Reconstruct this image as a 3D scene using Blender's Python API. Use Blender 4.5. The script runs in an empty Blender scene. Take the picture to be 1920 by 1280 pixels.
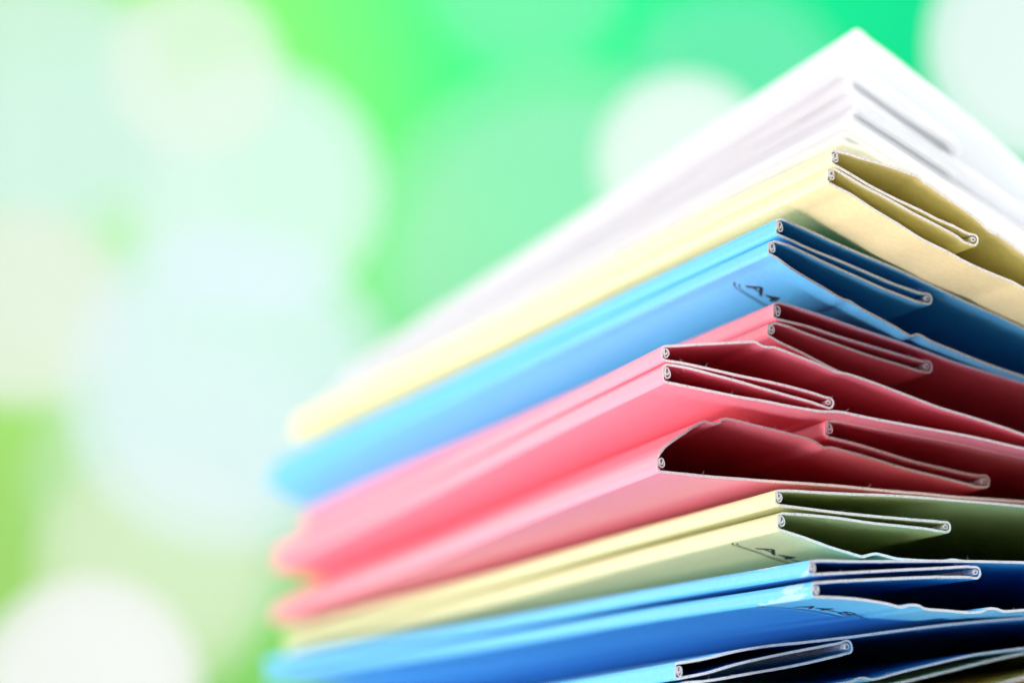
import bpy, math, random
import numpy as np
from mathutils import Vector, Matrix, noise

# ------------------------------------------------------------------ camera, world, lights, exposure
scene = bpy.context.scene
col = scene.collection
Z0 = 0.040                                     # camera-level datum above the table top

cam_data = bpy.data.cameras.new('camera')
cam = bpy.data.objects.new('camera', cam_data); col.objects.link(cam)
cam_data.sensor_width = 36.0; cam_data.lens = 85.0
cam_data.clip_start = 0.01; cam_data.clip_end = 50
_ax = [[0.912122, -0.062994, 0.405049], [-0.388586, 0.181738, 0.903312], [-0.130517, -0.981327, 0.141289]]
cam.matrix_world = Matrix(((_ax[0][0], -_ax[0][1], -_ax[0][2], 0),
                           (_ax[1][0], -_ax[1][1], -_ax[1][2], 0),
                           (_ax[2][0], -_ax[2][1], -_ax[2][2], Z0), (0, 0, 0, 1)))
cam_data.dof.use_dof = True
cam_data.dof.focus_distance = 0.446
cam_data.dof.aperture_fstop = 6.6
cam_data.dof.aperture_blades = 0
scene.camera = cam
FWD = Vector((_ax[0][2], _ax[1][2], _ax[2][2])); RIGHT = Vector((_ax[0][0], _ax[1][0], _ax[2][0]))

world = bpy.data.worlds.new('World'); scene.world = world
world.use_nodes = True
world.node_tree.nodes['Background'].inputs[0].default_value = (0.85, 0.95, 1.0, 1)
world.node_tree.nodes['Background'].inputs[1].default_value = 0.06

def area(name, loc, target, sx, sy, power, color):
    d = bpy.data.lights.new(name, 'AREA'); d.shape = 'RECTANGLE'; d.size = sx; d.size_y = sy
    d.energy = power; d.color = color
    o = bpy.data.objects.new(name, d); col.objects.link(o)
    o.location = loc
    o.rotation_euler = (Vector(target) - Vector(loc)).to_track_quat('-Z', 'Y').to_euler()
    return o
# big soft boxes to the left of the stack, then unseen fills added for effect
area('softbox_left', (-0.55, 0.40, 0.05), (0.23, 0.50, 0.07), 0.5, 0.5, 6.8, (1.0, 0.96, 0.96))
area('softbox_rear_left', (-0.38, 1.00, 0.08), (0.23, 0.52, 0.08), 0.9, 0.8, 5.2, (1.0, 0.96, 0.98))
area('pink_fill_low', (-0.40, 0.30, -0.22), (0.23, 0.45, 0.09), 0.35, 0.30, 3.0, (1.0, 0.58, 0.76))  # added pink fill, stands in for colour bounced onto the undersides
area('fill_front_top', (0.50, 0.06, 0.75), (0.3, 0.42, 0.1), 0.5, 0.5, 13.0, (0.99, 0.98, 1.0))  # added fill, brightens the cut card edges and white fronts
area('fill_rear_top', (0.55, 0.85, 0.75), (0.40, 0.52, 0.1), 0.5, 0.5, 4.2, (0.97, 0.98, 1.0))  # added fill from above, makes the translucent white folders glow

scene.view_settings.view_transform = 'Standard'
scene.view_settings.look = 'None'
scene.view_settings.exposure = 0.0
scene.view_settings.gamma = 1.0
scene.cycles.use_denoising = True
scene.cycles.max_bounces = 24
scene.cycles.diffuse_bounces = 16
scene.cycles.transparent_max_bounces = 48

# ------------------------------------------------------------------ materials
def mat(name):
    m = bpy.data.materials.new(name); m.use_nodes = True
    nt = m.node_tree
    return m, nt, nt.nodes['Principled BSDF']
def coords(nt, scale):
    tc = nt.nodes.new('ShaderNodeTexCoord'); mp = nt.nodes.new('ShaderNodeMapping')
    mp.inputs['Scale'].default_value = scale
    nt.links.new(tc.outputs['Object'], mp.inputs['Vector'])
    return mp.outputs['Vector']
def noise_node(nt, vec, scale, detail=3.0, rough=0.6):
    n = nt.nodes.new('ShaderNodeTexNoise')
    n.inputs['Scale'].default_value = scale; n.inputs['Detail'].default_value = detail
    n.inputs['Roughness'].default_value = rough
    nt.links.new(vec, n.inputs['Vector'])
    return n
def ramp(nt, fac, stops):
    r = nt.nodes.new('ShaderNodeValToRGB')
    el = r.color_ramp.elements
    while len(el) < len(stops): el.new(0.5)
    for e, (p, c) in zip(el, stops):
        e.position = p; e.color = (c[0], c[1], c[2], 1)
    nt.links.new(fac, r.inputs['Fac'])
    return r.outputs['Color']

def card_material(name, c, rough=0.45, scuff=0.0):
    m, nt, b = mat(name)
    v = coords(nt, (1, 1, 1))
    n1 = noise_node(nt, v, 900, 4); n2 = noise_node(nt, v, 60, 3)
    k = lambda f: tuple(min(1, x * f) for x in c)
    c1 = ramp(nt, n1.outputs['Fac'], [(0.3, k(0.94)), (0.7, k(1.04))])
    c2 = ramp(nt, n2.outputs['Fac'], [(0.35, (0.975,) * 3), (0.65, (1, 1, 1))])
    mx = nt.nodes.new('ShaderNodeMix'); mx.data_type = 'RGBA'; mx.blend_type = 'MULTIPLY'
    mx.inputs[0].default_value = 1.0
    nt.links.new(c1, mx.inputs[6]); nt.links.new(c2, mx.inputs[7])
    last = mx.outputs[2]
    if scuff:
        n3 = noise_node(nt, coords(nt, (220, 45, 220)), 1.0, 5, 0.65)
        mask = ramp(nt, n3.outputs['Fac'], [(0.57, (0, 0, 0)), (0.60, (scuff,) * 3)])
        sy = nt.nodes.new('ShaderNodeSeparateXYZ'); tc = nt.nodes.new('ShaderNodeTexCoord')
        nt.links.new(tc.outputs['Object'], sy.inputs[0])
        mr = nt.nodes.new('ShaderNodeMapRange'); mr.inputs[1].default_value = 0.035; mr.inputs[2].default_value = 0.02
        nt.links.new(sy.outputs[1], mr.inputs[0])
        mm = nt.nodes.new('ShaderNodeMath'); mm.operation = 'MULTIPLY'
        nt.links.new(mask, mm.inputs[0]); nt.links.new(mr.outputs[0], mm.inputs[1]); mask = mm.outputs[0]
        m2 = nt.nodes.new('ShaderNodeMix'); m2.data_type = 'RGBA'
        nt.links.new(mask, m2.inputs[0]); nt.links.new(last, m2.inputs[6])
        m2.inputs[7].default_value = tuple(0.45 * x + 0.5 for x in c) + (1,)
        last = m2.outputs[2]
    nt.links.new(last, b.inputs['Base Color'])
    rr = ramp(nt, n2.outputs['Fac'], [(0.3, (rough - 0.02,) * 3), (0.7, (rough + 0.03,) * 3)])
    nt.links.new(rr, b.inputs['Roughness'])
    b.inputs['IOR'].default_value = 1.5
    bp = nt.nodes.new('ShaderNodeBump'); bp.inputs['Strength'].default_value = 0.07
    bp.inputs['Distance'].default_value = 0.00006
    n4 = noise_node(nt, coords(nt, (1, 0.5, 1)), 2200, 4)
    nt.links.new(n4.outputs['Fac'], bp.inputs['Height']); nt.links.new(bp.outputs['Normal'], b.inputs['Normal'])
    return m

def add_translucency(m, c, k):
    nt = m.node_tree
    b = nt.nodes['Principled BSDF']; out = nt.nodes['Material Output']
    tr = nt.nodes.new('ShaderNodeBsdfTranslucent'); tr.inputs[0].default_value = c + (1,)
    mx = nt.nodes.new('ShaderNodeMixShader'); mx.inputs[0].default_value = k
    nt.links.new(b.outputs[0], mx.inputs[1]); nt.links.new(tr.outputs[0], mx.inputs[2])
    nt.links.new(mx.outputs[0], out.inputs['Surface'])

def edge_material(name, c):
    m, nt, b = mat(name)
    tint = lambda f, s: tuple(f * ((1 - s) + s * x / max(c)) for x in c)
    n1 = noise_node(nt, coords(nt, (1, 0.4, 1)), 1900, 4, 0.7)
    n2 = noise_node(nt, coords(nt, (1, 1, 1)), 5200, 2, 0.6)
    c1 = ramp(nt, n1.outputs['Fac'], [(0.32, tint(0.45, 0.06)), (0.46, tint(0.84, 0.10)), (0.66, tint(0.94, 0.14))])
    c2 = ramp(nt, n2.outputs['Fac'], [(0.30, (0.55,) * 3), (0.46, (1, 1, 1))])
    mx = nt.nodes.new('ShaderNodeMix'); mx.data_type = 'RGBA'; mx.blend_type = 'MULTIPLY'
    mx.inputs[0].default_value = 0.8
    nt.links.new(c1, mx.inputs[6]); nt.links.new(c2, mx.inputs[7])
    nt.links.new(mx.outputs[2], b.inputs['Base Color'])
    b.inputs['Roughness'].default_value = 0.85
    bp = nt.nodes.new('ShaderNodeBump'); bp.inputs['Strength'].default_value = 0.8
    bp.inputs['Distance'].default_value = 0.00015
    nt.links.new(n1.outputs['Fac'], bp.inputs['Height']); nt.links.new(bp.outputs['Normal'], b.inputs['Normal'])
    return m

# pale dyed card; the deep tones inside the folds come from light bouncing many times
COL = {'white': (0.86, 0.87, 0.88), 'yellow': (0.87, 0.81, 0.42), 'blue': (0.12, 0.53, 0.87),
       'red': (0.90, 0.28, 0.36), 'olive': (0.64, 0.68, 0.37), 'orange': (0.92, 0.56, 0.20)}
CARD = {k: card_material(k + '_card', v) for k, v in COL.items()}
CARD['white'] = card_material('white_card', COL['white'], 0.6)
add_translucency(CARD['white'], COL['white'], 0.6)
CARD['scuffed blue'] = card_material('scuffed_blue_card', COL['blue'], scuff=0.5)
def skin_material(name, c):
    m, nt, b = mat(name)
    n1 = noise_node(nt, coords(nt, (1, 1, 1)), 1800, 3)
    mixc = lambda k, f: tuple(f * (k * x + (1 - k) * 0.92) for x in c)
    nt.links.new(ramp(nt, n1.outputs['Fac'], [(0.3, mixc(0.40, 0.9)), (0.6, mixc(0.22, 1.0))]), b.inputs['Base Color'])
    b.inputs['Roughness'].default_value = 0.7
    return m
SKIN = {k: skin_material(k + '_paper_skin', v) for k, v in COL.items()}
EDGE = {k: edge_material(k + '_raw_edge', v) for k, v in COL.items()}
EDGE['white'] = SKIN['white']
ink, nt, b = mat('black_ink')
b.inputs['Roughness'].default_value = 0.5
n = noise_node(nt, coords(nt, (1, 1, 1)), 1500)
nt.links.new(ramp(nt, n.outputs['Fac'], [(0.3, (0.012, 0.012, 0.016)), (0.7, (0.03, 0.03, 0.036))]), b.inputs['Base Color'])
fibre_mat, nt, b = mat('paper_fibre')
n = noise_node(nt, coords(nt, (1, 1, 1)), 400)
nt.links.new(ramp(nt, n.outputs['Fac'], [(0.3, (0.7, 0.7, 0.68)), (0.7, (0.9, 0.9, 0.88))]), b.inputs['Base Color'])

# ------------------------------------------------------------------ the setting: table top and backdrop
def mesh_object(name, verts, faces, mats, parent=None, mat_idx=None, smooth=None):
    me = bpy.data.meshes.new(name)
    me.from_pydata(verts, [], faces)
    for m in mats: me.materials.append(m)
    if mat_idx: me.polygons.foreach_set('material_index', mat_idx)
    if smooth: me.polygons.foreach_set('use_smooth', smooth)
    me.update()
    o = bpy.data.objects.new(name, me); col.objects.link(o)
    if parent: o.parent = parent
    return o
def box(name, lo, hi, m):
    (x0, y0, z0), (x1, y1, z1) = lo, hi
    v = [(x0, y0, z0), (x1, y0, z0), (x1, y1, z0), (x0, y1, z0), (x0, y0, z1), (x1, y0, z1), (x1, y1, z1), (x0, y1, z1)]
    f = [(0, 3, 2, 1), (4, 5, 6, 7), (0, 1, 5, 4), (1, 2, 6, 5), (2, 3, 7, 6), (3, 0, 4, 7)]
    return mesh_object(name, v, f, [m])

table_mat, nt, b = mat('white_laminate')
n = noise_node(nt, coords(nt, (1, 1, 1)), 40)
nt.links.new(ramp(nt, n.outputs['Fac'], [(0.3, (0.80, 0.76, 0.75)), (0.7, (0.86, 0.82, 0.81))]), b.inputs['Base Color'])
b.inputs['Roughness'].default_value = 0.35
t = box('table_top', (0.06, 0.345, -0.03), (0.75, 0.90, 0.0), table_mat); t['kind'] = 'structure'  # out of frame; front and left edges extended to shade the lower folders

# backdrop: a green paper sheet hanging well behind the stack, lime at one side, emerald at the other
bd_mat, nt, b = mat('green_backdrop_paper')
tc = nt.nodes.new('ShaderNodeTexCoord'); sep = nt.nodes.new('ShaderNodeSeparateXYZ')
nt.links.new(tc.outputs['Object'], sep.inputs[0])
mr = nt.nodes.new('ShaderNodeMapRange'); mr.inputs[1].default_value = -0.29; mr.inputs[2].default_value = 0.29
nt.links.new(sep.outputs[0], mr.inputs[0])
nz = noise_node(nt, tc.outputs['Object'], 5.0, 1.0)
ad = nt.nodes.new('ShaderNodeMath'); ad.operation = 'MULTIPLY_ADD'
ad.inputs[1].default_value = 0.12
nt.links.new(nz.outputs['Fac'], ad.inputs[0]); nt.links.new(mr.outputs[0], ad.inputs[2])
nt.links.new(ramp(nt, ad.outputs[0], [(0.06, (0.30, 0.60, 0.14)), (0.38, (0.16, 0.60, 0.12)), (0.55, (0.04, 0.55, 0.15)), (0.78, (0.003, 0.45, 0.15)), (1.0, (0.002, 0.42, 0.16))]), b.inputs['Base Color'])
b.inputs['Roughness'].default_value = 0.9; b.inputs['Specular IOR Level'].default_value = 0.1
CAMPOS = Vector((0, 0, Z0))
hf = Vector((FWD.x, FWD.y, 0)).normalized(); hr = Vector((hf.y, -hf.x, 0))
BD = 1.30
bw, bh = 0.9, 0.62
verts, faces = [], []
N = 24
for i in range(N + 1):
    for s, dy in ((0, 0.0), (1, 0.002)):
        x = -bw + 2 * bw * i / N
        w = 0.004 * math.sin(i * 0.9)
        verts += [(x, dy + w, -0.35), (x, dy + w, bh)]
for i in range(N):
    a = i * 4; c = a + 4
    faces += [(a, c, c + 1, a + 1), (a + 2, a + 3, c + 3, c + 2), (a + 1, c + 1, c + 3, a + 3), (a, a + 2, c + 2, c)]
bd = mesh_object('backdrop', verts, faces, [bd_mat], smooth=[True] * len(faces))
bd.matrix_world = Matrix(((hr.x, hf.x, 0, hf.x * BD), (hr.y, hf.y, 0, hf.y * BD), (0, 0, 1, 0), (0, 0, 0, 1)))
bd['kind'] = 'structure'
lp = hf * 0.92 + Vector((0, 0, 0.75))
area('backdrop_fill', lp, hf * BD + Vector((0, 0, 0.15)), 1.4, 0.25, 2.0, (1, 1, 1))  # unseen light added to brighten the backdrop

# ------------------------------------------------------------------ the folders
def catmull(pts, step):
    out = []
    n = len(pts)
    for i in range(n - 1):
        p0, p1, p2, p3 = pts[max(i - 1, 0)], pts[i], pts[i + 1], pts[min(i + 2, n - 1)]
        d = math.dist(p1, p2)
        far = p1[0] > 62
        k = max(1, int(d / (7.0 if far else step)))
        def knot(t, a, b): return t + max(math.dist(a, b), 1e-4) ** 0.5
        t0 = 0.0; t1 = knot(t0, p0, p1) if p0 != p1 else t0 - 1e-3 + 0.002; t2 = knot(t1, p1, p2); t3 = knot(t2, p2, p3) if p3 != p2 else t2 + 1e-3
        for j in range(k):
            t = t1 + (t2 - t1) * j / k
            q = []
            for c in (0, 1):
                if p0 == p1 or p2 == p3:
                    q.append(p1[c] + (p2[c] - p1[c]) * j / k); continue
                A1 = (t1 - t) / (t1 - t0) * p0[c] + (t - t0) / (t1 - t0) * p1[c]
                A2 = (t2 - t) / (t2 - t1) * p1[c] + (t - t1) / (t2 - t1) * p2[c]
                A3 = (t3 - t) / (t3 - t2) * p2[c] + (t - t2) / (t3 - t2) * p3[c]
                B1 = (t2 - t) / (t2 - t0) * A1 + (t - t0) / (t2 - t0) * A2
                B2 = (t3 - t) / (t3 - t1) * A2 + (t - t1) / (t3 - t1) * A3
                q.append((t2 - t) / (t2 - t1) * B1 + (t - t1) / (t2 - t1) * B2)
            out.append(tuple(q))
    out.append(tuple(pts[-1]))
    return out

PX = [-6 + 2 * i for i in range(150)]         # mm, grid across the folder for the sag under its neighbours
LEN = 315.0                                   # mm along the spine
YS = [0, 1.2, 3, 6, 10, 16, 24, 34, 46, 60, 78, 100, 125, 150, 180, 210, 240, 270, 295, LEN]

class Sheet:
    """a strip of card: a bent centre line in the x-z plane, given thickness, run along y (all in mm)"""
    def __init__(self, line, thick, seed, wave=0.25, raw=0.03):
        self.line = line; self.seed = seed; self.wave = wave; self.push = None
        n = len(line); self.n = n
        self.up, self.dn = [], []
        for i, (x, z) in enumerate(line):
            a = line[max(i - 1, 0)]; b_ = line[min(i + 1, n - 1)]
            dx, dz = b_[0] - a[0], b_[1] - a[1]
            l = math.hypot(dx, dz) or 1.0
            nx, nz = -dz / l, dx / l
            t = thick[i] * 0.5
            j1 = noise.noise(Vector((i * 0.55, seed * 7.1, 0))) * raw
            j2 = noise.noise(Vector((i * 0.55, seed * 7.1, 9))) * raw
            self.up.append((x + nx * (t + j1), z + nz * (t + j1)))
            self.dn.append((x - nx * (t + j2), z - nz * (t + j2)))
    def shift(self, x, y):
        u = y / LEN
        dz = self.wave * math.sin(2 * math.pi * (1.3 * u + 0.1)) * min(1, u * 4)
        if self.push is not None:
            gx = min(max((x - PX[0]) / (PX[1] - PX[0]), 0), len(PX) - 1.001); i = int(gx); f = gx - i
            j = min(max(int(np.searchsorted(YS, y, 'right')) - 1, 0), len(YS) - 2)
            g = min(max((y - YS[j]) / (YS[j + 1] - YS[j]), 0), 1)
            p = self.push
            dz -= (p[j][i] * (1 - f) + p[j][i + 1] * f) * (1 - g) + (p[j + 1][i] * (1 - f) + p[j + 1][i + 1] * f) * g
        return dz
    def part(self, name, i0, i1, mats, parent, cap0=False, cap1=False):
        V, Fc, mi, sm = [], [], [], []
        ys = YS
        def strip(side, flip):
            base = len(V)
            for y in ys:
                for i in range(i0, i1 + 1):
                    x, z = side[i]
                    V.append((x / 1000, y / 1000, (z + self.shift(x, y)) / 1000))
            w = i1 - i0 + 1
            for r in range(len(ys) - 1):
                for i in range(w - 1):
                    a = base + r * w + i
                    f = (a, a + 1, a + w + 1, a + w)
                    Fc.append(f[::-1] if flip else f); mi.append(0); sm.append(True)
        strip(self.up, True); strip(self.dn, False)
        for y, flip in ((0.0, False), (LEN, True)):
            base = len(V)
            rg = 0.0
            for i in range(i0, i1 + 1):
                (ux, uz), (lx, lz) = self.up[i], self.dn[i]
                k = 0.14 + 0.08 * noise.noise(Vector((i * 0.3, self.seed, 4)))
                h = self.shift((ux + lx) / 2, y)
                for f_ in (0, k, 1 - k, 1):
                    x = ux + (lx - ux) * f_; z = uz + (lz - uz) * f_
                    V.append((x / 1000, y / 1000, (z + (self.shift(x, y) if f_ in (0, 1) else h)) / 1000))
            for i in range(i1 - i0):
                for q in range(3):
                    a = base + 4 * i + q
                    f = (a, a + 1, a + 5, a + 4)
                    Fc.append(f if not flip else f[::-1]); mi.append(1 if q == 1 else len(mats) - 1); sm.append(False)
        for do, i, flip in ((cap0, i0, False), (cap1, i1, True)):
            if not do: continue
            base = len(V)
            for y in ys:
                for side in (self.up, self.dn):
                    x, z = side[i]; V.append((x / 1000, y / 1000, (z + self.shift(x, y)) / 1000))
            for r in range(len(ys) - 1):
                a = base + 2 * r; f = (a, a + 2, a + 3, a + 1)
                Fc.append(f if not flip else f[::-1]); mi.append(1); sm.append(False)
        return mesh_object(name, V, Fc, mats, parent, mi, sm)

def bulb(e0, e1, t0):
    """the stitched turn at the inner end of the gusset, from e0 round to e1"""
    mx, mz = (e0[0] + e1[0]) / 2, (e0[1] + e1[1]) / 2
    px, pz = e0[0] - e1[0], e0[1] - e1[1]
    g = math.hypot(px, pz) or 1; px, pz = px / g, pz / g
    dx, dz = pz, -px                           # pointing away from the spine
    if dx < 0: dx, dz = -dx, -dz
    h = max(g / 2, 0.5)
    P = lambda a, b_: (mx + dx * a + px * b_, mz + dz * a + pz * b_)
    return [P(0.9, h * 0.96), P(1.7, h * 1.06), P(2.25, h * 1.0), P(2.65, h * 0.62), P(2.78, 0), P(2.65, -h * 0.62), P(2.25, -h * 1.0), P(1.7, -h * 1.06), P(0.9, -h * 0.98)], P, h

def spiral(cx, cz, a, b_, turns, seed, flip=1):
    rnd = random.Random(seed)
    ph = 2.2 + rnd.uniform(-0.5, 0.5)
    out = []
    n = int(turns * 22)
    for i in range(n + 1):
        u = i / n
        r = 1.0 - 0.68 * u
        th = ph + flip * u * turns * 2 * math.pi
        k = 1 + 0.07 * math.sin(3 * th + seed)
        out.append((cx + a * r * k * math.cos(th) - a * 0.12 * u, cz + b_ * r * k * math.sin(th) + b_ * 0.18 * u))
    return out

T = 0.48
def corner(p, q, r, k=0.45):
    """two points that round the corner q between p and r"""
    def to(a, b_):
        d = math.dist(a, b_); f = min(k, d * 0.4) / (d or 1)
        return (a[0] + (b_[0] - a[0]) * f, a[1] + (b_[1] - a[1]) * f)
    return [to(q, p), to(q, r)]

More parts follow.
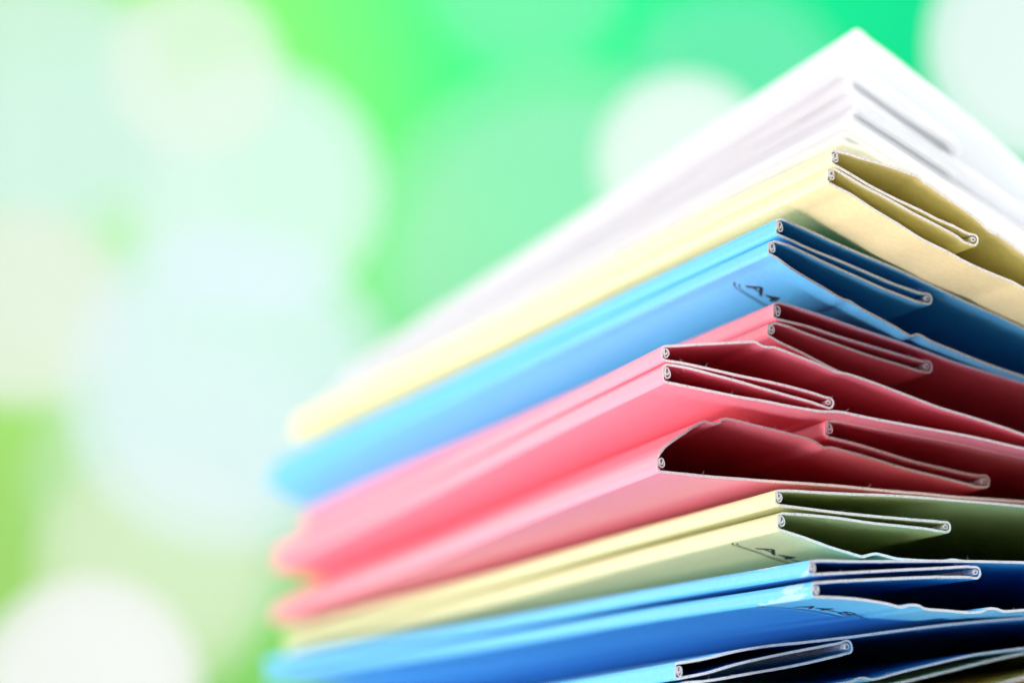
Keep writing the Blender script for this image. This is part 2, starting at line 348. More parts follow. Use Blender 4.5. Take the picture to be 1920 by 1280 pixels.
DATA = {
    'white1': dict(o=[0.27122, 0.41838, 0.12183], dir=[-0.01474, 0.99853, -0.0522],
        top=[(0.54, 1.64), (2.43, 3.16), (4.71, 4.56), (7.3, 2.41), (13.03, -2.03), (22.13, -9.76), (31.32, -17.56), (40.37, -26.38), (60.35, -40.83), (82.83, -55.53), (110.06, -70.93), (138.92, -84.3), (169.76, -95.21), (202.98, -103.18), (239.09, -107.69)],
        s1=[(0.13, 0.94), (-0.13, -0.94)],
        up=[(0.51, -1.65), (6.76, -6.43), (15.92, -13.43), (23.94, -19.99)],
        lo=[(22.48, -20.42), (13.13, -13.96), (6.26, -8.78), (1.27, -4.94)],
        s2=[(0.34, -5.63), (0.16, -7.74)],
        bot=[(0.8, -8.45), (7.85, -13.73), (17.06, -20.51), (27.61, -27.88), (38.18, -35.8), (58.65, -47.73), (81.54, -60.48), (109.06, -74.49), (138.07, -87.17), (168.91, -97.88), (202.06, -105.93), (238.06, -110.56)]),
    'white2': dict(o=[0.26844, 0.41265, 0.1098], dir=[-0.02014, 0.9995, -0.02423],
        top=[(0.76, 1.24), (6.04, -2.51), (15.33, -8.91), (27.09, -17.08), (37.7, -25.08), (58.25, -37.08), (81.29, -49.83), (109.06, -63.76), (138.36, -76.32), (169.54, -86.9), (203.01, -94.85), (239.29, -99.45)],
        s1=[(0.11, 0.57), (-0.11, -0.57)],
        up=[(0.58, -1.04), (9.11, -6.93), (20.81, -14.81)],
        lo=[(20.01, -15.48), (8.88, -8.07), (-0.37, -1.93)],
        s2=[(-1.24, -2.37), (-1.45, -3.51)],
        bot=[(-0.81, -4.2), (6.13, -8.69), (17.78, -16.56), (36.81, -29.21), (57.55, -40.2), (80.71, -52.28), (108.52, -65.89), (137.78, -78.47), (168.85, -89.28), (202.19, -97.52), (238.36, -102.3)]),
    'white3': dict(o=[0.25759, 0.40004, 0.10125], dir=[-0.01724, 0.99976, -0.01336],
        top=[(0.68, 0.97), (8.55, -4.06), (19.88, -11.69), (31.38, -19.43), (38.35, -24.18), (58.46, -35.01), (80.94, -46.81), (107.98, -59.98), (136.44, -72.08), (166.66, -82.43), (199.03, -90.32), (234.08, -94.93)],
        s1=[(0.1, 0.55), (-0.1, -0.55)],
        up=[(0.56, -1.0), (10.5, -7.2), (19.58, -13.23)],
        lo=[(18.81, -13.87), (10.29, -8.3), (-0.55, -1.63)],
        s2=[(-1.59, -1.83), (-1.79, -2.91)],
        bot=[(-1.12, -3.37), (3.58, -5.03), (11.22, -10.09), (23.68, -18.69), (37.57, -27.94), (57.69, -38.56), (80.18, -50.14), (107.22, -63.09), (135.68, -75.01), (165.88, -85.23), (198.23, -93.05), (233.22, -97.68)]),
    'yellow': dict(o=[0.2339, 0.36962, 0.08761], dir=[-0.0035, 0.99999, -0.00068],
        top=[(0.58, 1.27), (3.14, 0.65), (6.53, -0.4), (9.96, -1.4), (13.38, -2.52), (16.1, -3.57), (17.82, -4.17), (18.46, -4.7), (19.0, -5.36), (20.07, -5.93), (22.34, -7.61), (24.95, -9.47), (27.57, -11.33), (29.84, -13.18), (31.08, -14.51), (32.04, -15.35), (33.43, -15.96), (36.41, -18.11), (38.7, -19.99), (56.87, -31.28), (77.31, -42.83), (102.01, -55.02), (128.09, -65.7), (155.77, -74.55), (185.33, -81.19), (217.11, -85.21)],
        s1=[(0.12, 0.9), (-0.12, -0.9)],
        up=[(0.46, -1.46), (2.55, -2.69), (7.39, -5.65), (12.34, -8.27), (17.36, -10.68), (20.7, -12.47), (24.11, -13.95), (26.46, -15.26)],
        lo=[(25.92, -17.14), (24.48, -15.93), (20.48, -13.66), (15.48, -10.98), (10.55, -8.13), (5.63, -5.49), (3.05, -3.9), (0.49, -2.3)],
        s2=[(-1.12, -2.34), (-1.62, -4.2)],
        bot=[(-1.36, -4.74), (0.25, -5.67), (2.86, -7.02), (6.68, -9.67), (11.53, -12.7), (16.4, -15.91), (21.41, -18.51), (26.43, -21.29), (31.59, -23.62), (35.4, -25.25), (37.43, -26.48), (56.0, -35.54), (76.73, -45.52), (101.6, -56.82), (127.69, -67.32), (155.28, -76.42), (184.71, -83.46), (216.38, -87.73)]),
    'blueA': dict(o=[0.22897, 0.38436, 0.07825], dir=[0.00034, 0.99996, -0.0088],
        top=[(0.93, 1.43), (1.9, 1.23), (3.9, 0.34), (7.25, -1.2), (12.61, -3.86), (19.41, -6.94), (26.29, -10.06), (33.17, -13.53), (40.12, -17.03), (45.42, -19.47), (51.43, -22.48), (70.83, -30.48), (92.46, -39.48), (118.36, -49.84), (145.49, -59.61), (174.1, -68.21), (204.53, -74.99), (237.18, -79.25)],
        s1=[(0.23, 1.11), (-0.23, -1.11)],
        up=[(0.34, -1.58), (2.66, -2.65), (5.31, -3.99), (8.67, -5.5), (13.75, -7.69), (18.85, -10.05), (23.99, -12.37), (28.89, -14.2)],
        lo=[(28.54, -16.06), (21.94, -13.36), (15.15, -10.11), (8.42, -6.87), (4.11, -4.64), (1.78, -3.57), (-0.76, -2.74)],
        s2=[(-2.13, -3.0), (-2.51, -4.82)],
        bot=[(-2.15, -5.19), (-0.79, -5.99), (1.73, -7.97), (4.31, -9.69), (8.21, -12.14), (11.3, -14.17), (11.97, -14.53), (13.19, -14.85), (15.14, -16.22), (19.13, -18.54), (22.47, -20.52), (24.46, -21.83), (25.47, -22.41), (26.83, -22.14), (28.06, -22.58), (29.39, -23.47), (34.61, -25.82), (41.64, -28.89), (49.55, -31.88), (69.18, -38.31), (91.05, -45.84), (117.19, -54.79), (144.51, -63.49), (173.26, -71.35), (203.76, -77.7), (236.4, -81.85)]),
    'redA': dict(o=[0.22809, 0.38823, 0.0631], dir=[0.03398, 0.99941, -0.0058],
        top=[(1.17, 1.49), (3.03, 1.01), (6.37, -0.23), (11.4, -2.17), (16.45, -4.21), (21.55, -6.18), (26.69, -8.16), (31.83, -10.31), (37.01, -12.48), (44.04, -15.03), (51.88, -17.76), (71.24, -23.8), (92.69, -31.12), (118.18, -40.03), (144.67, -48.84), (172.38, -56.85), (201.62, -63.36), (232.76, -67.57)],
        s1=[(0.23, 1.13), (-0.23, -1.13)],
        up=[(0.47, -1.62), (5.87, -3.17), (12.58, -5.71), (19.38, -8.12), (24.53, -9.94), (29.38, -11.59)],
        lo=[(29.0, -13.67), (25.91, -12.47), (19.04, -10.03), (12.3, -7.3), (5.63, -4.59), (2.34, -3.09), (-0.01, -2.35)],
        s2=[(-1.67, -2.62), (-2.04, -4.37)],
        bot=[(-1.55, -4.85), (0.09, -5.95), (3.33, -7.67), (6.56, -9.5), (10.45, -11.76), (14.75, -13.88), (21.46, -16.86), (31.7, -21.05), (49.88, -28.08), (69.11, -34.25), (90.59, -40.9), (116.3, -48.34), (143.12, -55.27), (171.22, -61.42), (200.78, -66.48), (232.03, -70.13)]),
    'redB': dict(o=[0.20345, 0.38811, 0.05665], dir=[0.07592, 0.9969, -0.02064],
        top=[(0.66, 1.22), (2.24, 1.16), (7.23, 1.04), (12.25, 0.88), (17.3, 0.7), (18.91, 0.57), (19.58, 0.08), (20.19, -0.32), (21.5, -0.65), (22.51, -0.73), (25.38, -2.01), (29.53, -3.93), (32.72, -5.47), (33.98, -6.21), (35.3, -6.64), (36.31, -6.85), (39.9, -8.27), (44.79, -10.44), (50.34, -13.0), (54.29, -14.8), (60.99, -17.36), (67.73, -20.03), (71.77, -21.79), (90.11, -28.36), (110.52, -35.31), (134.84, -42.94), (160.1, -49.94), (186.42, -56.07), (213.98, -61.06), (242.95, -64.65)],
        s1=[(0.15, 0.92), (-0.15, -0.92)],
        up=[(0.5, -1.41), (3.38, -2.08), (9.76, -3.95), (14.56, -5.42), (19.42, -6.78), (24.29, -8.29), (28.5, -9.76), (30.44, -10.53)],
        lo=[(29.79, -12.24), (28.83, -11.78), (23.98, -10.03), (19.16, -8.29), (14.38, -6.5), (9.61, -4.85), (4.86, -3.2), (1.67, -2.38), (0.55, -2.16)],
        s2=[(-0.21, -2.53), (-0.53, -4.92)],
        bot=[(-0.08, -5.39), (4.3, -6.63), (9.08, -7.98), (13.9, -9.34), (18.78, -10.55), (23.65, -11.92), (30.25, -13.51), (33.32, -13.82), (39.95, -15.68), (50.05, -18.35), (60.28, -21.05), (71.25, -24.4), (89.86, -29.57), (110.42, -35.77), (134.76, -43.29), (159.9, -50.73), (186.04, -57.56), (213.39, -63.22), (242.23, -67.13)]),
    'redC': dict(o=[0.20235, 0.39385, 0.03728], dir=[0.07519, 0.997, -0.01852],
        top=[(35.77, 4.61), (37.67, 4.38), (44.48, 2.89), (49.62, 1.71), (54.74, 0.27), (61.61, -1.76), (68.52, -3.87), (76.22, -6.13), (95.14, -11.24), (116.05, -17.38), (140.81, -24.85), (166.39, -32.26), (192.97, -39.09), (220.79, -44.77), (250.11, -48.72)],
        s1=[(35.22, 4.28), (34.8, 2.08)],
        up=[(35.33, 1.52), (37.06, 0.98), (42.08, -0.58), (47.09, -2.33), (52.1, -4.25), (57.17, -6.03), (62.29, -7.75), (65.05, -8.57)],
        lo=[(64.82, -10.75), (63.63, -10.27), (56.83, -7.83), (50.09, -5.41), (43.41, -3.0), (38.4, -1.38), (35.4, -0.46), (34.19, -0.38), (33.08, 0.27), (32.01, 1.13), (26.95, 3.03), (20.42, 5.21), (15.06, 6.89), (14.14, 6.85), (13.61, 6.36), (12.91, 6.24), (12.07, 6.28), (11.36, 6.47), (10.64, 6.82), (5.4, 4.67), (1.73, 2.68), (0.75, 1.74)],
        s2=[(0.19, 0.96), (-0.19, -0.96)],
        bot=[(0.3, -1.62), (4.25, -2.38), (10.77, -3.64), (15.71, -4.47), (20.69, -5.33), (27.39, -6.4), (34.15, -7.51), (40.97, -8.67), (52.03, -10.41), (59.64, -12.1), (74.55, -14.58), (93.74, -18.01), (114.89, -22.71), (139.87, -28.95), (165.59, -35.53), (192.26, -41.86), (220.1, -47.31), (249.39, -51.23)]),
    'olive': dict(o=[0.22065, 0.38487, 0.0281], dir=[0.01941, 0.99977, -0.00955],
        top=[(0.69, 1.21), (2.68, 1.06), (9.52, 0.09), (16.44, -0.85), (23.46, -1.72), (30.52, -2.78), (37.65, -3.98), (44.86, -5.16), (52.87, -6.55), (72.57, -10.08), (94.45, -14.77), (120.49, -20.89), (147.54, -27.31), (175.81, -33.49), (205.55, -38.86), (237.07, -42.8)],
        s1=[(0.15, 0.86), (-0.15, -0.86)],
        up=[(0.59, -1.42), (5.56, -2.47), (12.35, -3.89), (19.24, -5.17), (26.21, -6.4), (31.51, -7.28), (33.29, -7.55)],
        lo=[(32.96, -9.31), (31.22, -8.83), (25.96, -7.78), (19.0, -6.45), (12.17, -4.9), (5.36, -3.63), (0.95, -2.96)],
        s2=[(0.03, -3.24), (-0.45, -5.43)],
        bot=[(0.15, -5.95), (4.64, -7.77), (9.51, -9.95), (13.8, -11.61), (16.48, -12.5), (17.58, -12.31), (19.03, -12.2), (21.07, -12.82), (23.1, -13.49), (28.0, -14.36), (33.34, -15.01), (35.18, -14.97), (37.3, -15.47), (42.7, -16.25), (50.74, -17.27), (70.51, -19.94), (92.55, -23.41), (118.85, -27.93), (146.21, -32.7), (174.78, -37.43), (204.74, -41.76), (236.32, -45.34)]),
    'blueB': dict(o=[0.21928, 0.37435, 0.01433], dir=[-0.00942, 0.99992, 0.009],
        top=[(0.74, 1.14), (2.63, 1.05), (9.47, 0.25), (19.94, -0.76), (30.6, -1.82), (45.84, -3.56), (65.63, -6.08), (87.74, -9.51), (114.22, -14.12), (141.87, -19.08), (170.86, -24.02), (201.42, -28.56), (233.79, -32.25)],
        s1=[(0.17, 0.82), (-0.17, -0.81)],
        up=[(0.59, -1.22), (5.68, -1.5), (12.62, -1.9), (19.67, -2.28), (26.8, -2.72), (30.4, -2.9), (33.31, -3.04)],
        lo=[(32.96, -4.97), (26.52, -4.28), (19.41, -3.77), (12.38, -3.32), (5.44, -2.9), (0.68, -2.71)],
        s2=[(0.2, -3.14), (-0.14, -4.73)],
        bot=[(0.38, -5.17), (4.95, -5.77), (10.03, -6.7), (15.1, -7.98), (18.15, -8.88), (19.61, -8.67), (21.7, -9.02), (22.67, -9.61), (27.21, -10.49), (32.51, -11.39), (35.06, -11.48), (36.24, -11.12), (38.4, -11.41), (39.42, -11.89), (44.2, -12.22), (64.06, -13.99), (86.29, -16.46), (112.95, -19.84), (140.8, -23.59), (169.99, -27.5), (200.69, -31.32), (233.09, -34.76)]),
    'blueC': dict(o=[0.2006, 0.39502, -0.00055], dir=[0.0466, 0.99877, -0.01684],
        top=[(0.5, 1.39), (1.63, 1.39), (6.04, 1.54), (12.96, 2.15), (19.85, 2.32), (26.76, 2.12), (37.29, 1.98), (48.02, 1.98), (58.92, 1.83), (74.4, 1.18), (94.35, -0.29), (116.5, -2.58), (142.83, -5.93), (170.08, -9.77), (198.36, -13.81), (227.84, -17.74), (258.69, -21.23)],
        s1=[(0.16, 1.0), (-0.16, -1.0)],
        up=[(0.18, -1.38), (5.6, -1.09), (12.57, -0.19), (19.51, 0.36), (26.52, 0.76), (33.59, 1.1)],
        lo=[(33.9, -1.11), (26.07, -1.76), (15.64, -2.18), (5.41, -2.45), (1.29, -2.24)],
        s2=[(-0.92, -3.19), (-1.33, -5.06)],
        bot=[(-0.83, -5.9), (7.92, -6.81), (22.16, -6.65), (31.22, -6.24), (35.09, -6.23), (36.94, -5.77), (37.99, -5.84), (39.68, -6.32), (44.77, -5.85), (53.95, -5.02), (63.24, -4.39), (73.28, -4.47), (93.28, -5.4), (115.5, -7.11), (141.92, -9.83), (169.25, -13.11), (197.6, -16.71), (227.12, -20.36), (257.94, -23.77)]),
    'yellowB': dict(o=[0.20813, 0.40216, -0.01117], dir=[0.03141, 0.99941, -0.01421],
        top=[(0.85, 1.17), (9.53, 1.25), (27.78, 1.75), (43.04, 2.81), (51.62, 3.51), (61.46, 4.39), (71.42, 5.09), (92.28, 5.15), (115.38, 3.96), (142.79, 1.27), (171.1, -2.41), (200.49, -6.62), (231.13, -10.87), (263.28, -14.64)],
        s1=[(0.14, 0.86), (-0.14, -0.86)],
        up=[(0.42, -1.43), (18.07, -1.43), (31.99, -0.59)],
        lo=[(31.81, -1.57), (17.9, -2.4), (0.48, -2.41)],
        s2=[(-0.89, -2.72), (-1.21, -4.64)],
        bot=[(-0.66, -5.3), (10.59, -5.61), (31.27, -4.52), (50.55, -2.11), (70.52, 0.6), (91.53, 1.6), (114.75, 1.1), (142.22, -1.15), (170.53, -4.7), (199.87, -8.97), (230.43, -13.37), (262.51, -17.24)]),
    'orange': dict(o=[0.20773, 0.41011, -0.01837], dir=[0.04873, 0.99875, -0.01112],
        top=[(0.64, 1.2), (12.83, 0.77), (35.9, 1.58), (55.28, 3.84), (67.84, 6.03), (75.47, 7.2), (96.61, 8.43), (119.9, 8.0), (147.36, 5.66), (175.59, 1.91), (204.75, -2.61), (235.06, -7.22), (266.81, -11.19)],
        s1=[(0.14, 0.87), (-0.14, -0.87)],
        up=[(0.44, -1.35), (16.89, -1.98), (30.69, -1.6)],
        lo=[(30.55, -2.4), (16.72, -2.96), (0.5, -2.35)],
        s2=[(-0.65, -2.68), (-0.95, -4.52)],
        bot=[(-0.4, -5.19), (13.95, -5.98), (34.66, -5.39), (53.92, -3.45), (73.78, -1.46), (94.73, -0.74), (117.98, -0.89), (145.59, -2.12), (174.09, -4.26), (203.6, -7.09), (234.21, -10.36), (266.06, -13.81)]),
}

THINGS = {}
LAST = []
def envelope(line, pick, fill):
    """highest or lowest height of a bent sheet at each grid x"""
    out = np.full(len(PX), fill)
    p = np.array(line)
    for (x0, z0), (x1, z1) in zip(p[:-1], p[1:]):
        if x1 < x0: x0, z0, x1, z1 = x1, z1, x0, z0
        for i in range(max(0, int((x0 - PX[0]) // 2)), min(len(PX) - 1, int((x1 - PX[0]) // 2) + 1) + 1):
            if x0 - 0.01 <= PX[i] <= x1 + 0.01:
                f = (PX[i] - x0) / (x1 - x0) if x1 > x0 else 0
                out[i] = pick(out[i], z0 + f * (z1 - z0))
    return out
def settle(S, o, d1):
    """a folder sags under the one lying on it wherever the two would touch"""
    if not LAST: return
    ao, A, ad = LAST[-1]
    toA = ao.matrix_world.inverted() @ o.matrix_world
    top = envelope(S.up, max, -1e9)
    pa = A.dn[ad:]; ax = [q[0] for q in pa]; az = [q[1] for q in pa]
    D = np.zeros((len(YS), len(PX)))
    for j, y in enumerate(YS):
        for i, x in enumerate(PX):
            if top[i] < -1e8: continue
            z = top[i] + S.shift(x, y)
            q = toA @ Vector((x / 1000, y / 1000, z / 1000)) * 1000
            if not (ax[0] - 3 < q.x < ax[-1] and -1.5 < q.y < LEN + 5): continue
            c = float(np.interp(q.x, ax, az)) + A.shift(q.x, min(max(q.y, 0), LEN))
            D[j, i] = max(0.0, q.z - c + 0.16)
    for _ in range(3):
        B = D.copy()
        B[:, 1:-1] = np.maximum(D[:, 1:-1], (D[:, :-2] + 2 * D[:, 1:-1] + D[:, 2:]) / 4)
        D = B
    S.push = D.tolist()
    print('settle', o['label'][:40], round(float(D.max()), 2), 'front', round(float(D[0][:36].max()), 2))
def folder(key, color, label, wave=0.25, fibres=0, thick=T):
    D = DATA[key]
    d = Vector(D['dir']); ex = (Vector((1, 0, 0)) - d.x * d).normalized(); ez = ex.cross(d)
    o = bpy.data.objects.new('file_folder', None); col.objects.link(o)
    o.empty_display_size = 0.02
    o.matrix_world = Matrix(((ex.x, d.x, ez.x, D['o'][0]), (ex.y, d.y, ez.y, D['o'][1]), (ex.z, d.z, ez.z, D['o'][2] + Z0), (0, 0, 0, 1)))
    o['label'] = label; o['category'] = 'folder'; o['group'] = 'card folders in the stack'
    seed = sum(map(ord, key)) % 97
    M2 = [CARD[color], EDGE[color], SKIN[color]]
    MS = M2
    if color == 'blue' and key == 'blueB': MS = [CARD['scuffed blue'], EDGE[color], SKIN[color]]
    st = 0.28
    top = catmull([tuple(p) for p in D['top']], 0.6)[::-1]
    up = catmull([tuple(p) for p in D['up']], 0.6); lo = catmull([tuple(p) for p in D['lo']], 0.6)
    bot = catmull([tuple(p) for p in D['bot']], 0.6)
    s1 = [tuple(p) for p in D['s1']]; s2 = [tuple(p) for p in D['s2']]
    def sp(s): return [(s[0][0] + (s[1][0] - s[0][0]) * k / 5, s[0][1] + (s[1][1] - s[0][1]) * k / 5) for k in range(6)]
    bl, P, bh_ = bulb(up[-1], lo[0], thick)
    line, th, cut = [], [], []
    def add(pts, t): 
        line.extend(pts); th.extend([t] * len(pts))
    add(top, thick); cut.append(len(line) - 1)
    add(sp(s1), st); cut.append(len(line))
    add(up, thick); add(bl, 0.40); add(lo, thick); cut.append(len(line) - 1)
    add(sp(s2), st); cut.append(len(line))
    add(bot, thick)
    for _ in range(1):                         # ease the thickness steps
        th = [(th[max(i - 1, 0)] + 2 * th[i] + th[min(i + 1, len(th) - 1)]) / 4 for i in range(len(th))]
    S = Sheet(line, th, seed, wave)
    settle(S, o, cut[3])
    a, b1, c, d1 = cut
    S.part('top_cover', 0, a, M2, o, cap0=True)
    S.part('spine', a, b1, MS, o)
    g = S.part('gusset', b1, c, M2, o)
    S.part('spine', c, d1, MS, o)
    S.part('bottom_cover', d1, len(line) - 1, M2, o, cap1=True)
    # rolled reinforcing strips inside the two spines and the gusset's turn
    for k, s in enumerate((s1, s2)):
        hx = 0.66; hz = max(0.5, abs(s[0][1] - s[1][1]) * 0.5 + 0.12)
        cx = (s[0][0] + s[1][0]) / 2 + st / 2 + hx + 0.10; cz = (s[0][1] + s[1][1]) / 2
        ln = spiral(cx, cz, hx, hz, 1.7, seed + k)
        R_ = Sheet(ln, [0.20] * len(ln), seed + k + 3, wave, 0.015); R_.push = S.push
        R_.part('spine_roll', 0, len(ln) - 1, [EDGE[color], EDGE[color]], o, True, True)
    cx, cz = P(1.75, 0)
    if bh_ > 0.62:
        ln = spiral(cx, cz, 0.55, max(0.2, bh_ - 0.42), 1.3, seed + 9, -1)
        R_ = Sheet(ln, [0.17] * len(ln), seed + 12, wave, 0.015); R_.push = S.push
        R_.part('fold_roll', 0, len(ln) - 1, [EDGE[color], EDGE[color]], g, True, True)
    if fibres:
        rnd = random.Random(seed)
        V, Fc = [], []
        vis = [i for i in range(len(line)) if -5 < line[i][0] < 52]
        for _ in range(fibres):
            i = rnd.choice(vis); side = rnd.choice((S.up, S.dn))
            x, z = side[i]; z += S.shift(x, 0); x += rnd.uniform(-0.2, 0.2)
            l = rnd.choice((0.12, 0.18, 0.25, 0.8)) * rnd.uniform(0.6, 1.3); an = rnd.uniform(0, 2 * math.pi)
            bend = rnd.uniform(-0.9, 0.9); w = rnd.uniform(0.02, 0.042)
            y = -rnd.uniform(0.0, 0.08)
            px, pz = x, z
            rows = []
            for q in range(4):
                rows.append((px, y - 0.05 * q * rnd.random(), pz, w * (1 - 0.25 * q)))
                aa = an + bend * q / 3
                px += math.cos(aa) * l / 3; pz += math.sin(aa) * l / 3
            b0 = len(V)
            for (qx, qy, qz, ww) in rows:
                for kx, kz in ((-ww, -ww * 0.5), (ww, -ww * 0.5), (0, ww)):
                    V.append(((qx + kx) / 1000, qy / 1000, (qz + kz) / 1000))
            for q in range(3):
                for s_ in range(3):
                    a0 = b0 + 3 * q + s_; a1 = b0 + 3 * q + (s_ + 1) % 3
                    Fc.append((a0, a1, a1 + 3, a0 + 3))
        fo = mesh_object('paper_fibres', V, Fc, [fibre_mat], o)
        fo['kind'] = 'stuff'
    LAST.append((o, S, d1))
    THINGS[key] = (o, S, d1)
    return o

folder('white1', 'white', 'topmost white card folder with its front corner peaked up', 0.25)
folder('white2', 'white', 'thin white card folder between two other white folders', 0.25)
folder('white3', 'white', 'lowest white card folder lying on the yellow folder', 0.25)
folder('yellow', 'yellow', 'yellow card folder under the white ones with kinked top cover', 0.25, 170)
folder('blueA', 'blue', 'blue card folder marked A4 between the yellow and the red folders', 0.25, 50)
folder('redA', 'red', 'uppermost red card folder directly under the blue one marked A4', 0.25, 50)
folder('redB', 'red', 'middle red card folder with a humped top cover above the gaping one', 0.25, 160)
folder('redC', 'red', 'gaping red card folder resting on the olive folder, its gusset pushed back', 0.25, 160)
folder('olive', 'olive', 'olive green card folder between the red and the scuffed blue folders', 0.25, 110)
folder('blueB', 'blue', 'scuffed blue card folder marked A4-8 under the olive folder', 0.25, 60)
folder('blueC', 'blue', 'lowest blue card folder, its gusset poking out above the pale yellow folder', 0.25, 40)
folder('yellowB', 'yellow', 'pale yellow card folder between the orange folder and the lowest blue one', 0.25)
folder('orange', 'orange', 'orange card folder at the very bottom of the stack', 0.25)

# ------------------------------------------------------------------ printed size marks on the bottom covers
def on_cover(key, x, y):
    o, S, d1 = THINGS[key]
    pts = S.dn[d1:]
    for i in range(len(pts) - 1):
        if pts[i][0] <= x <= pts[i + 1][0]:
            f = (x - pts[i][0]) / (pts[i + 1][0] - pts[i][0])
            z = pts[i][1] + f * (pts[i + 1][1] - pts[i][1])
            break
    else:
        z = pts[0][1] - 0.0
    return (x / 1000, y / 1000, (z + S.shift(x, y) - 0.05) / 1000)
def stroke(key, pts, w, parent, name):
    V, Fc = [], []
    for i, (x, y) in enumerate(pts):
        a = pts[max(i - 1, 0)]; b_ = pts[min(i + 1, len(pts) - 1)]
        dx, dy = b_[0] - a[0], b_[1] - a[1]; l = math.hypot(dx, dy)
        nx, ny = -dy / l * w / 2, dx / l * w / 2
        V += [on_cover(key, x + nx, y + ny), on_cover(key, x - nx, y - ny)]
    for i in range(len(pts) - 1):
        a = 2 * i; Fc.append((a, a + 1, a + 3, a + 2))
    return mesh_object(name, V, Fc, [ink], parent)
def size_mark(key, text, x0, x1, ybase, cap, line_y, lx0, lx1):
    o = THINGS[key][0]
    cu = bpy.data.curves.new('size_text', 'FONT'); cu.body = text; cu.size = 1.0; cu.resolution_u = 3
    cu.offset = 0.015
    to = bpy.data.objects.new('size_text_source', cu); col.objects.link(to)
    bpy.context.view_layer.update()
    me = to.to_mesh()
    import bmesh
    bm = bmesh.new(); bm.from_mesh(me)
    bmesh.ops.triangulate(bm, faces=bm.faces[:])
    bmesh.ops.subdivide_edges(bm, edges=[e for e in bm.edges if e.calc_length() > 0.25], cuts=2)
    xs = [v.co.x for v in bm.verts]; ys = [v.co.y for v in bm.verts]
    ax, bx, ay, by = min(xs), max(xs), min(ys), max(ys)
    for v in bm.verts:
        x = x0 + (v.co.x - ax) / (bx - ax) * (x1 - x0)
        y = ybase - (v.co.y - ay) / (by - ay) * cap
        v.co = on_cover(key, x, y)
    m2 = bpy.data.meshes.new('size_text'); bm.to_mesh(m2); bm.free()
    m2.materials.append(ink)
    to.to_mesh_clear(); bpy.data.objects.remove(to); bpy.data.curves.remove(cu)
    tx = bpy.data.objects.new('size_text', m2); col.objects.link(tx); tx.parent = o
    tx['label'] = 'printed black size mark reading ' + text
    for off, w in ((0.0, 0.34), (0.75, 0.2)):
        hook = [(lx0 + 1.3 - 1.3 * math.sin(q / 6 * math.pi / 2) + off * 0.8, line_y - off - 1.6 * (1 - math.cos(q / 6 * math.pi / 2))) for q in range(6, -1, -1)]
        n = 24
        stroke(key, hook + [(lx0 + 1.3 + off + (lx1 - lx0 - 1.3 - off) * q / n, line_y - off) for q in range(1, n + 1)], w, o, 'underline')
size_mark('blueB', 'A4-8', 6.2, 17.8, 18.4, 4.4, 21.2, -0.1, 23.6)
size_mark('olive', 'A4-8', 3.6, 15.4, 17.8, 3.8, 20.4, -0.1, 22.0)
size_mark('blueA', 'A4', 0.9, 6.7, 16.6, 3.6, 19.6, -0.2, 22.0)

# ------------------------------------------------------------------ glowing globes hanging between stack and backdrop
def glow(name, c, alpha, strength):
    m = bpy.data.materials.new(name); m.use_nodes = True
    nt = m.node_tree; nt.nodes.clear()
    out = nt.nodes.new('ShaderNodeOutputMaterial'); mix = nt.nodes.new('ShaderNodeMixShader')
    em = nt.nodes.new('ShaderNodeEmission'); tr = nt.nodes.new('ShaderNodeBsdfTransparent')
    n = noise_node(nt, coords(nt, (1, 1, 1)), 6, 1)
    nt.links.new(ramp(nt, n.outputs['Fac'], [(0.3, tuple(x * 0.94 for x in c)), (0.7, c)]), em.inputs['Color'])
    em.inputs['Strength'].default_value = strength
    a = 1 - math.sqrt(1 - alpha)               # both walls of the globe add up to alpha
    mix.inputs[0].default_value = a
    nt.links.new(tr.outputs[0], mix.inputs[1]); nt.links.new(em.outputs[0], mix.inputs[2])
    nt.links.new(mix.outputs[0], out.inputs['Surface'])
    return m
def globe(u, v, r, depth, c, alpha, strength, label):
    """centre by its offset from the lens axis (m right, m up at that depth)"""
    up = RIGHT.cross(FWD)
    ce = CAMPOS + FWD * depth + RIGHT * u + up * v
    o = bpy.data.objects.new('light_globe', None); col.objects.link(o)
    o.location = ce; o['label'] = label; o['category'] = 'light'; o['group'] = 'glowing globes before the backdrop'
    m = glow('globe_glow', c, 1 - math.sqrt(1 - alpha), strength)
    nu, nv = 40, 20
    for rr in (r * 0.88, r * 1.10):            # two nested shells, added to give the glow a soft rim
        V, Fc = [(0, 0, rr)], []
        for j in range(1, nv):
            t_ = math.pi * j / nv
            for i in range(nu):
                p_ = 2 * math.pi * i / nu
                V.append((rr * math.sin(t_) * math.cos(p_), rr * math.sin(t_) * math.sin(p_), rr * math.cos(t_)))
        V.append((0, 0, -rr))
        for i in range(nu):
            Fc.append((0, 1 + i, 1 + (i + 1) % nu)); e = 1 + (nv - 2) * nu
            Fc.append((len(V) - 1, e + (i + 1) % nu, e + i))
        for j in range(nv - 2):
            for i in range(nu):
                a = 1 + j * nu + i; b_ = 1 + j * nu + (i + 1) % nu
                Fc.append((a, a + nu, b_ + nu, b_))
        mesh_object('inner_globe' if rr < r else 'outer_globe', V, Fc, [m], o, smooth=[True] * len(Fc))
    w = 0.00006; hgt = 0.62 - ce.z
    if hgt > r * 1.1 + 0.02:
        V = []
        for z in (r * 1.1, hgt):
            for q in range(6): V.append((w * math.cos(q * math.pi / 3), w * math.sin(q * math.pi / 3), z))
        mesh_object('cord', V, [(q, (q + 1) % 6, 6 + (q + 1) % 6, 6 + q) for q in range(6)], [fibre_mat], o)
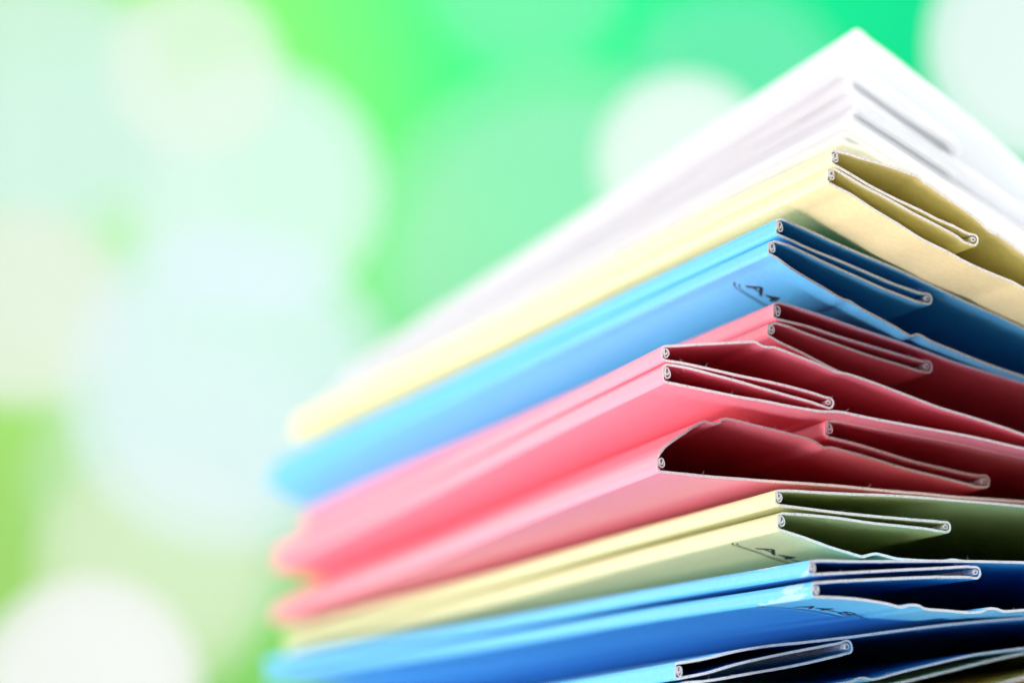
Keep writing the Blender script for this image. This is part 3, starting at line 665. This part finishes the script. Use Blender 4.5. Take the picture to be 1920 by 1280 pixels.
GLOBES = [
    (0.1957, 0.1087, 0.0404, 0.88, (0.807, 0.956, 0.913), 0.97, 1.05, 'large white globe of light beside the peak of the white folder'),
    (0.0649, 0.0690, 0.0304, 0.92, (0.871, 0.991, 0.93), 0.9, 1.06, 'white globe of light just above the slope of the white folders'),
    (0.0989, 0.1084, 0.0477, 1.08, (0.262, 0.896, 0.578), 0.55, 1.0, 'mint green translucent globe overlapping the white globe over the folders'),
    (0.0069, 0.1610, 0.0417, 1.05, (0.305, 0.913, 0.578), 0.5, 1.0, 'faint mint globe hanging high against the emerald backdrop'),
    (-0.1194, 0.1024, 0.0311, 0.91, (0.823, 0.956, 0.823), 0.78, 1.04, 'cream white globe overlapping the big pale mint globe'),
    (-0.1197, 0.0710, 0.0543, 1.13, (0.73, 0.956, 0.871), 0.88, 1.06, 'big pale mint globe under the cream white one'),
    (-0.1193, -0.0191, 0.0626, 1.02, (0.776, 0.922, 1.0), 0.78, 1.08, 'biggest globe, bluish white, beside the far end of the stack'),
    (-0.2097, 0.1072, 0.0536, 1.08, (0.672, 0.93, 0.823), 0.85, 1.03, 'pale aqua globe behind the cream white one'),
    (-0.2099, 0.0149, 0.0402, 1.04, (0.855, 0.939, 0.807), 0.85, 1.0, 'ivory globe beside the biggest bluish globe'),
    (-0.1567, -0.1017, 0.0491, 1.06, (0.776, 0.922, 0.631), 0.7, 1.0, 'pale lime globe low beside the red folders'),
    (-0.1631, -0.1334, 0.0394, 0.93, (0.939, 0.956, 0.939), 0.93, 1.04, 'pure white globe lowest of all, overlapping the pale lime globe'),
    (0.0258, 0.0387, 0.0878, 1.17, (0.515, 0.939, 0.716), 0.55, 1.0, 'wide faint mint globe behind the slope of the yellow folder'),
    (-0.2109, 0.0625, 0.0703, 1.18, (0.687, 0.922, 0.776), 0.6, 1.0, 'wide faint pale globe added to lighten the area behind the ivory globe'),  # extra glow added to pale the left of the backdrop
    (-0.1588, -0.0677, 0.0703, 1.18, (0.73, 0.922, 0.73), 0.5, 1.0, 'wide faint pale globe added to lighten the gap between the pale lime and biggest globes'),  # extra glow added to pale the backdrop lower down
]
for g in GLOBES: globe(*g)
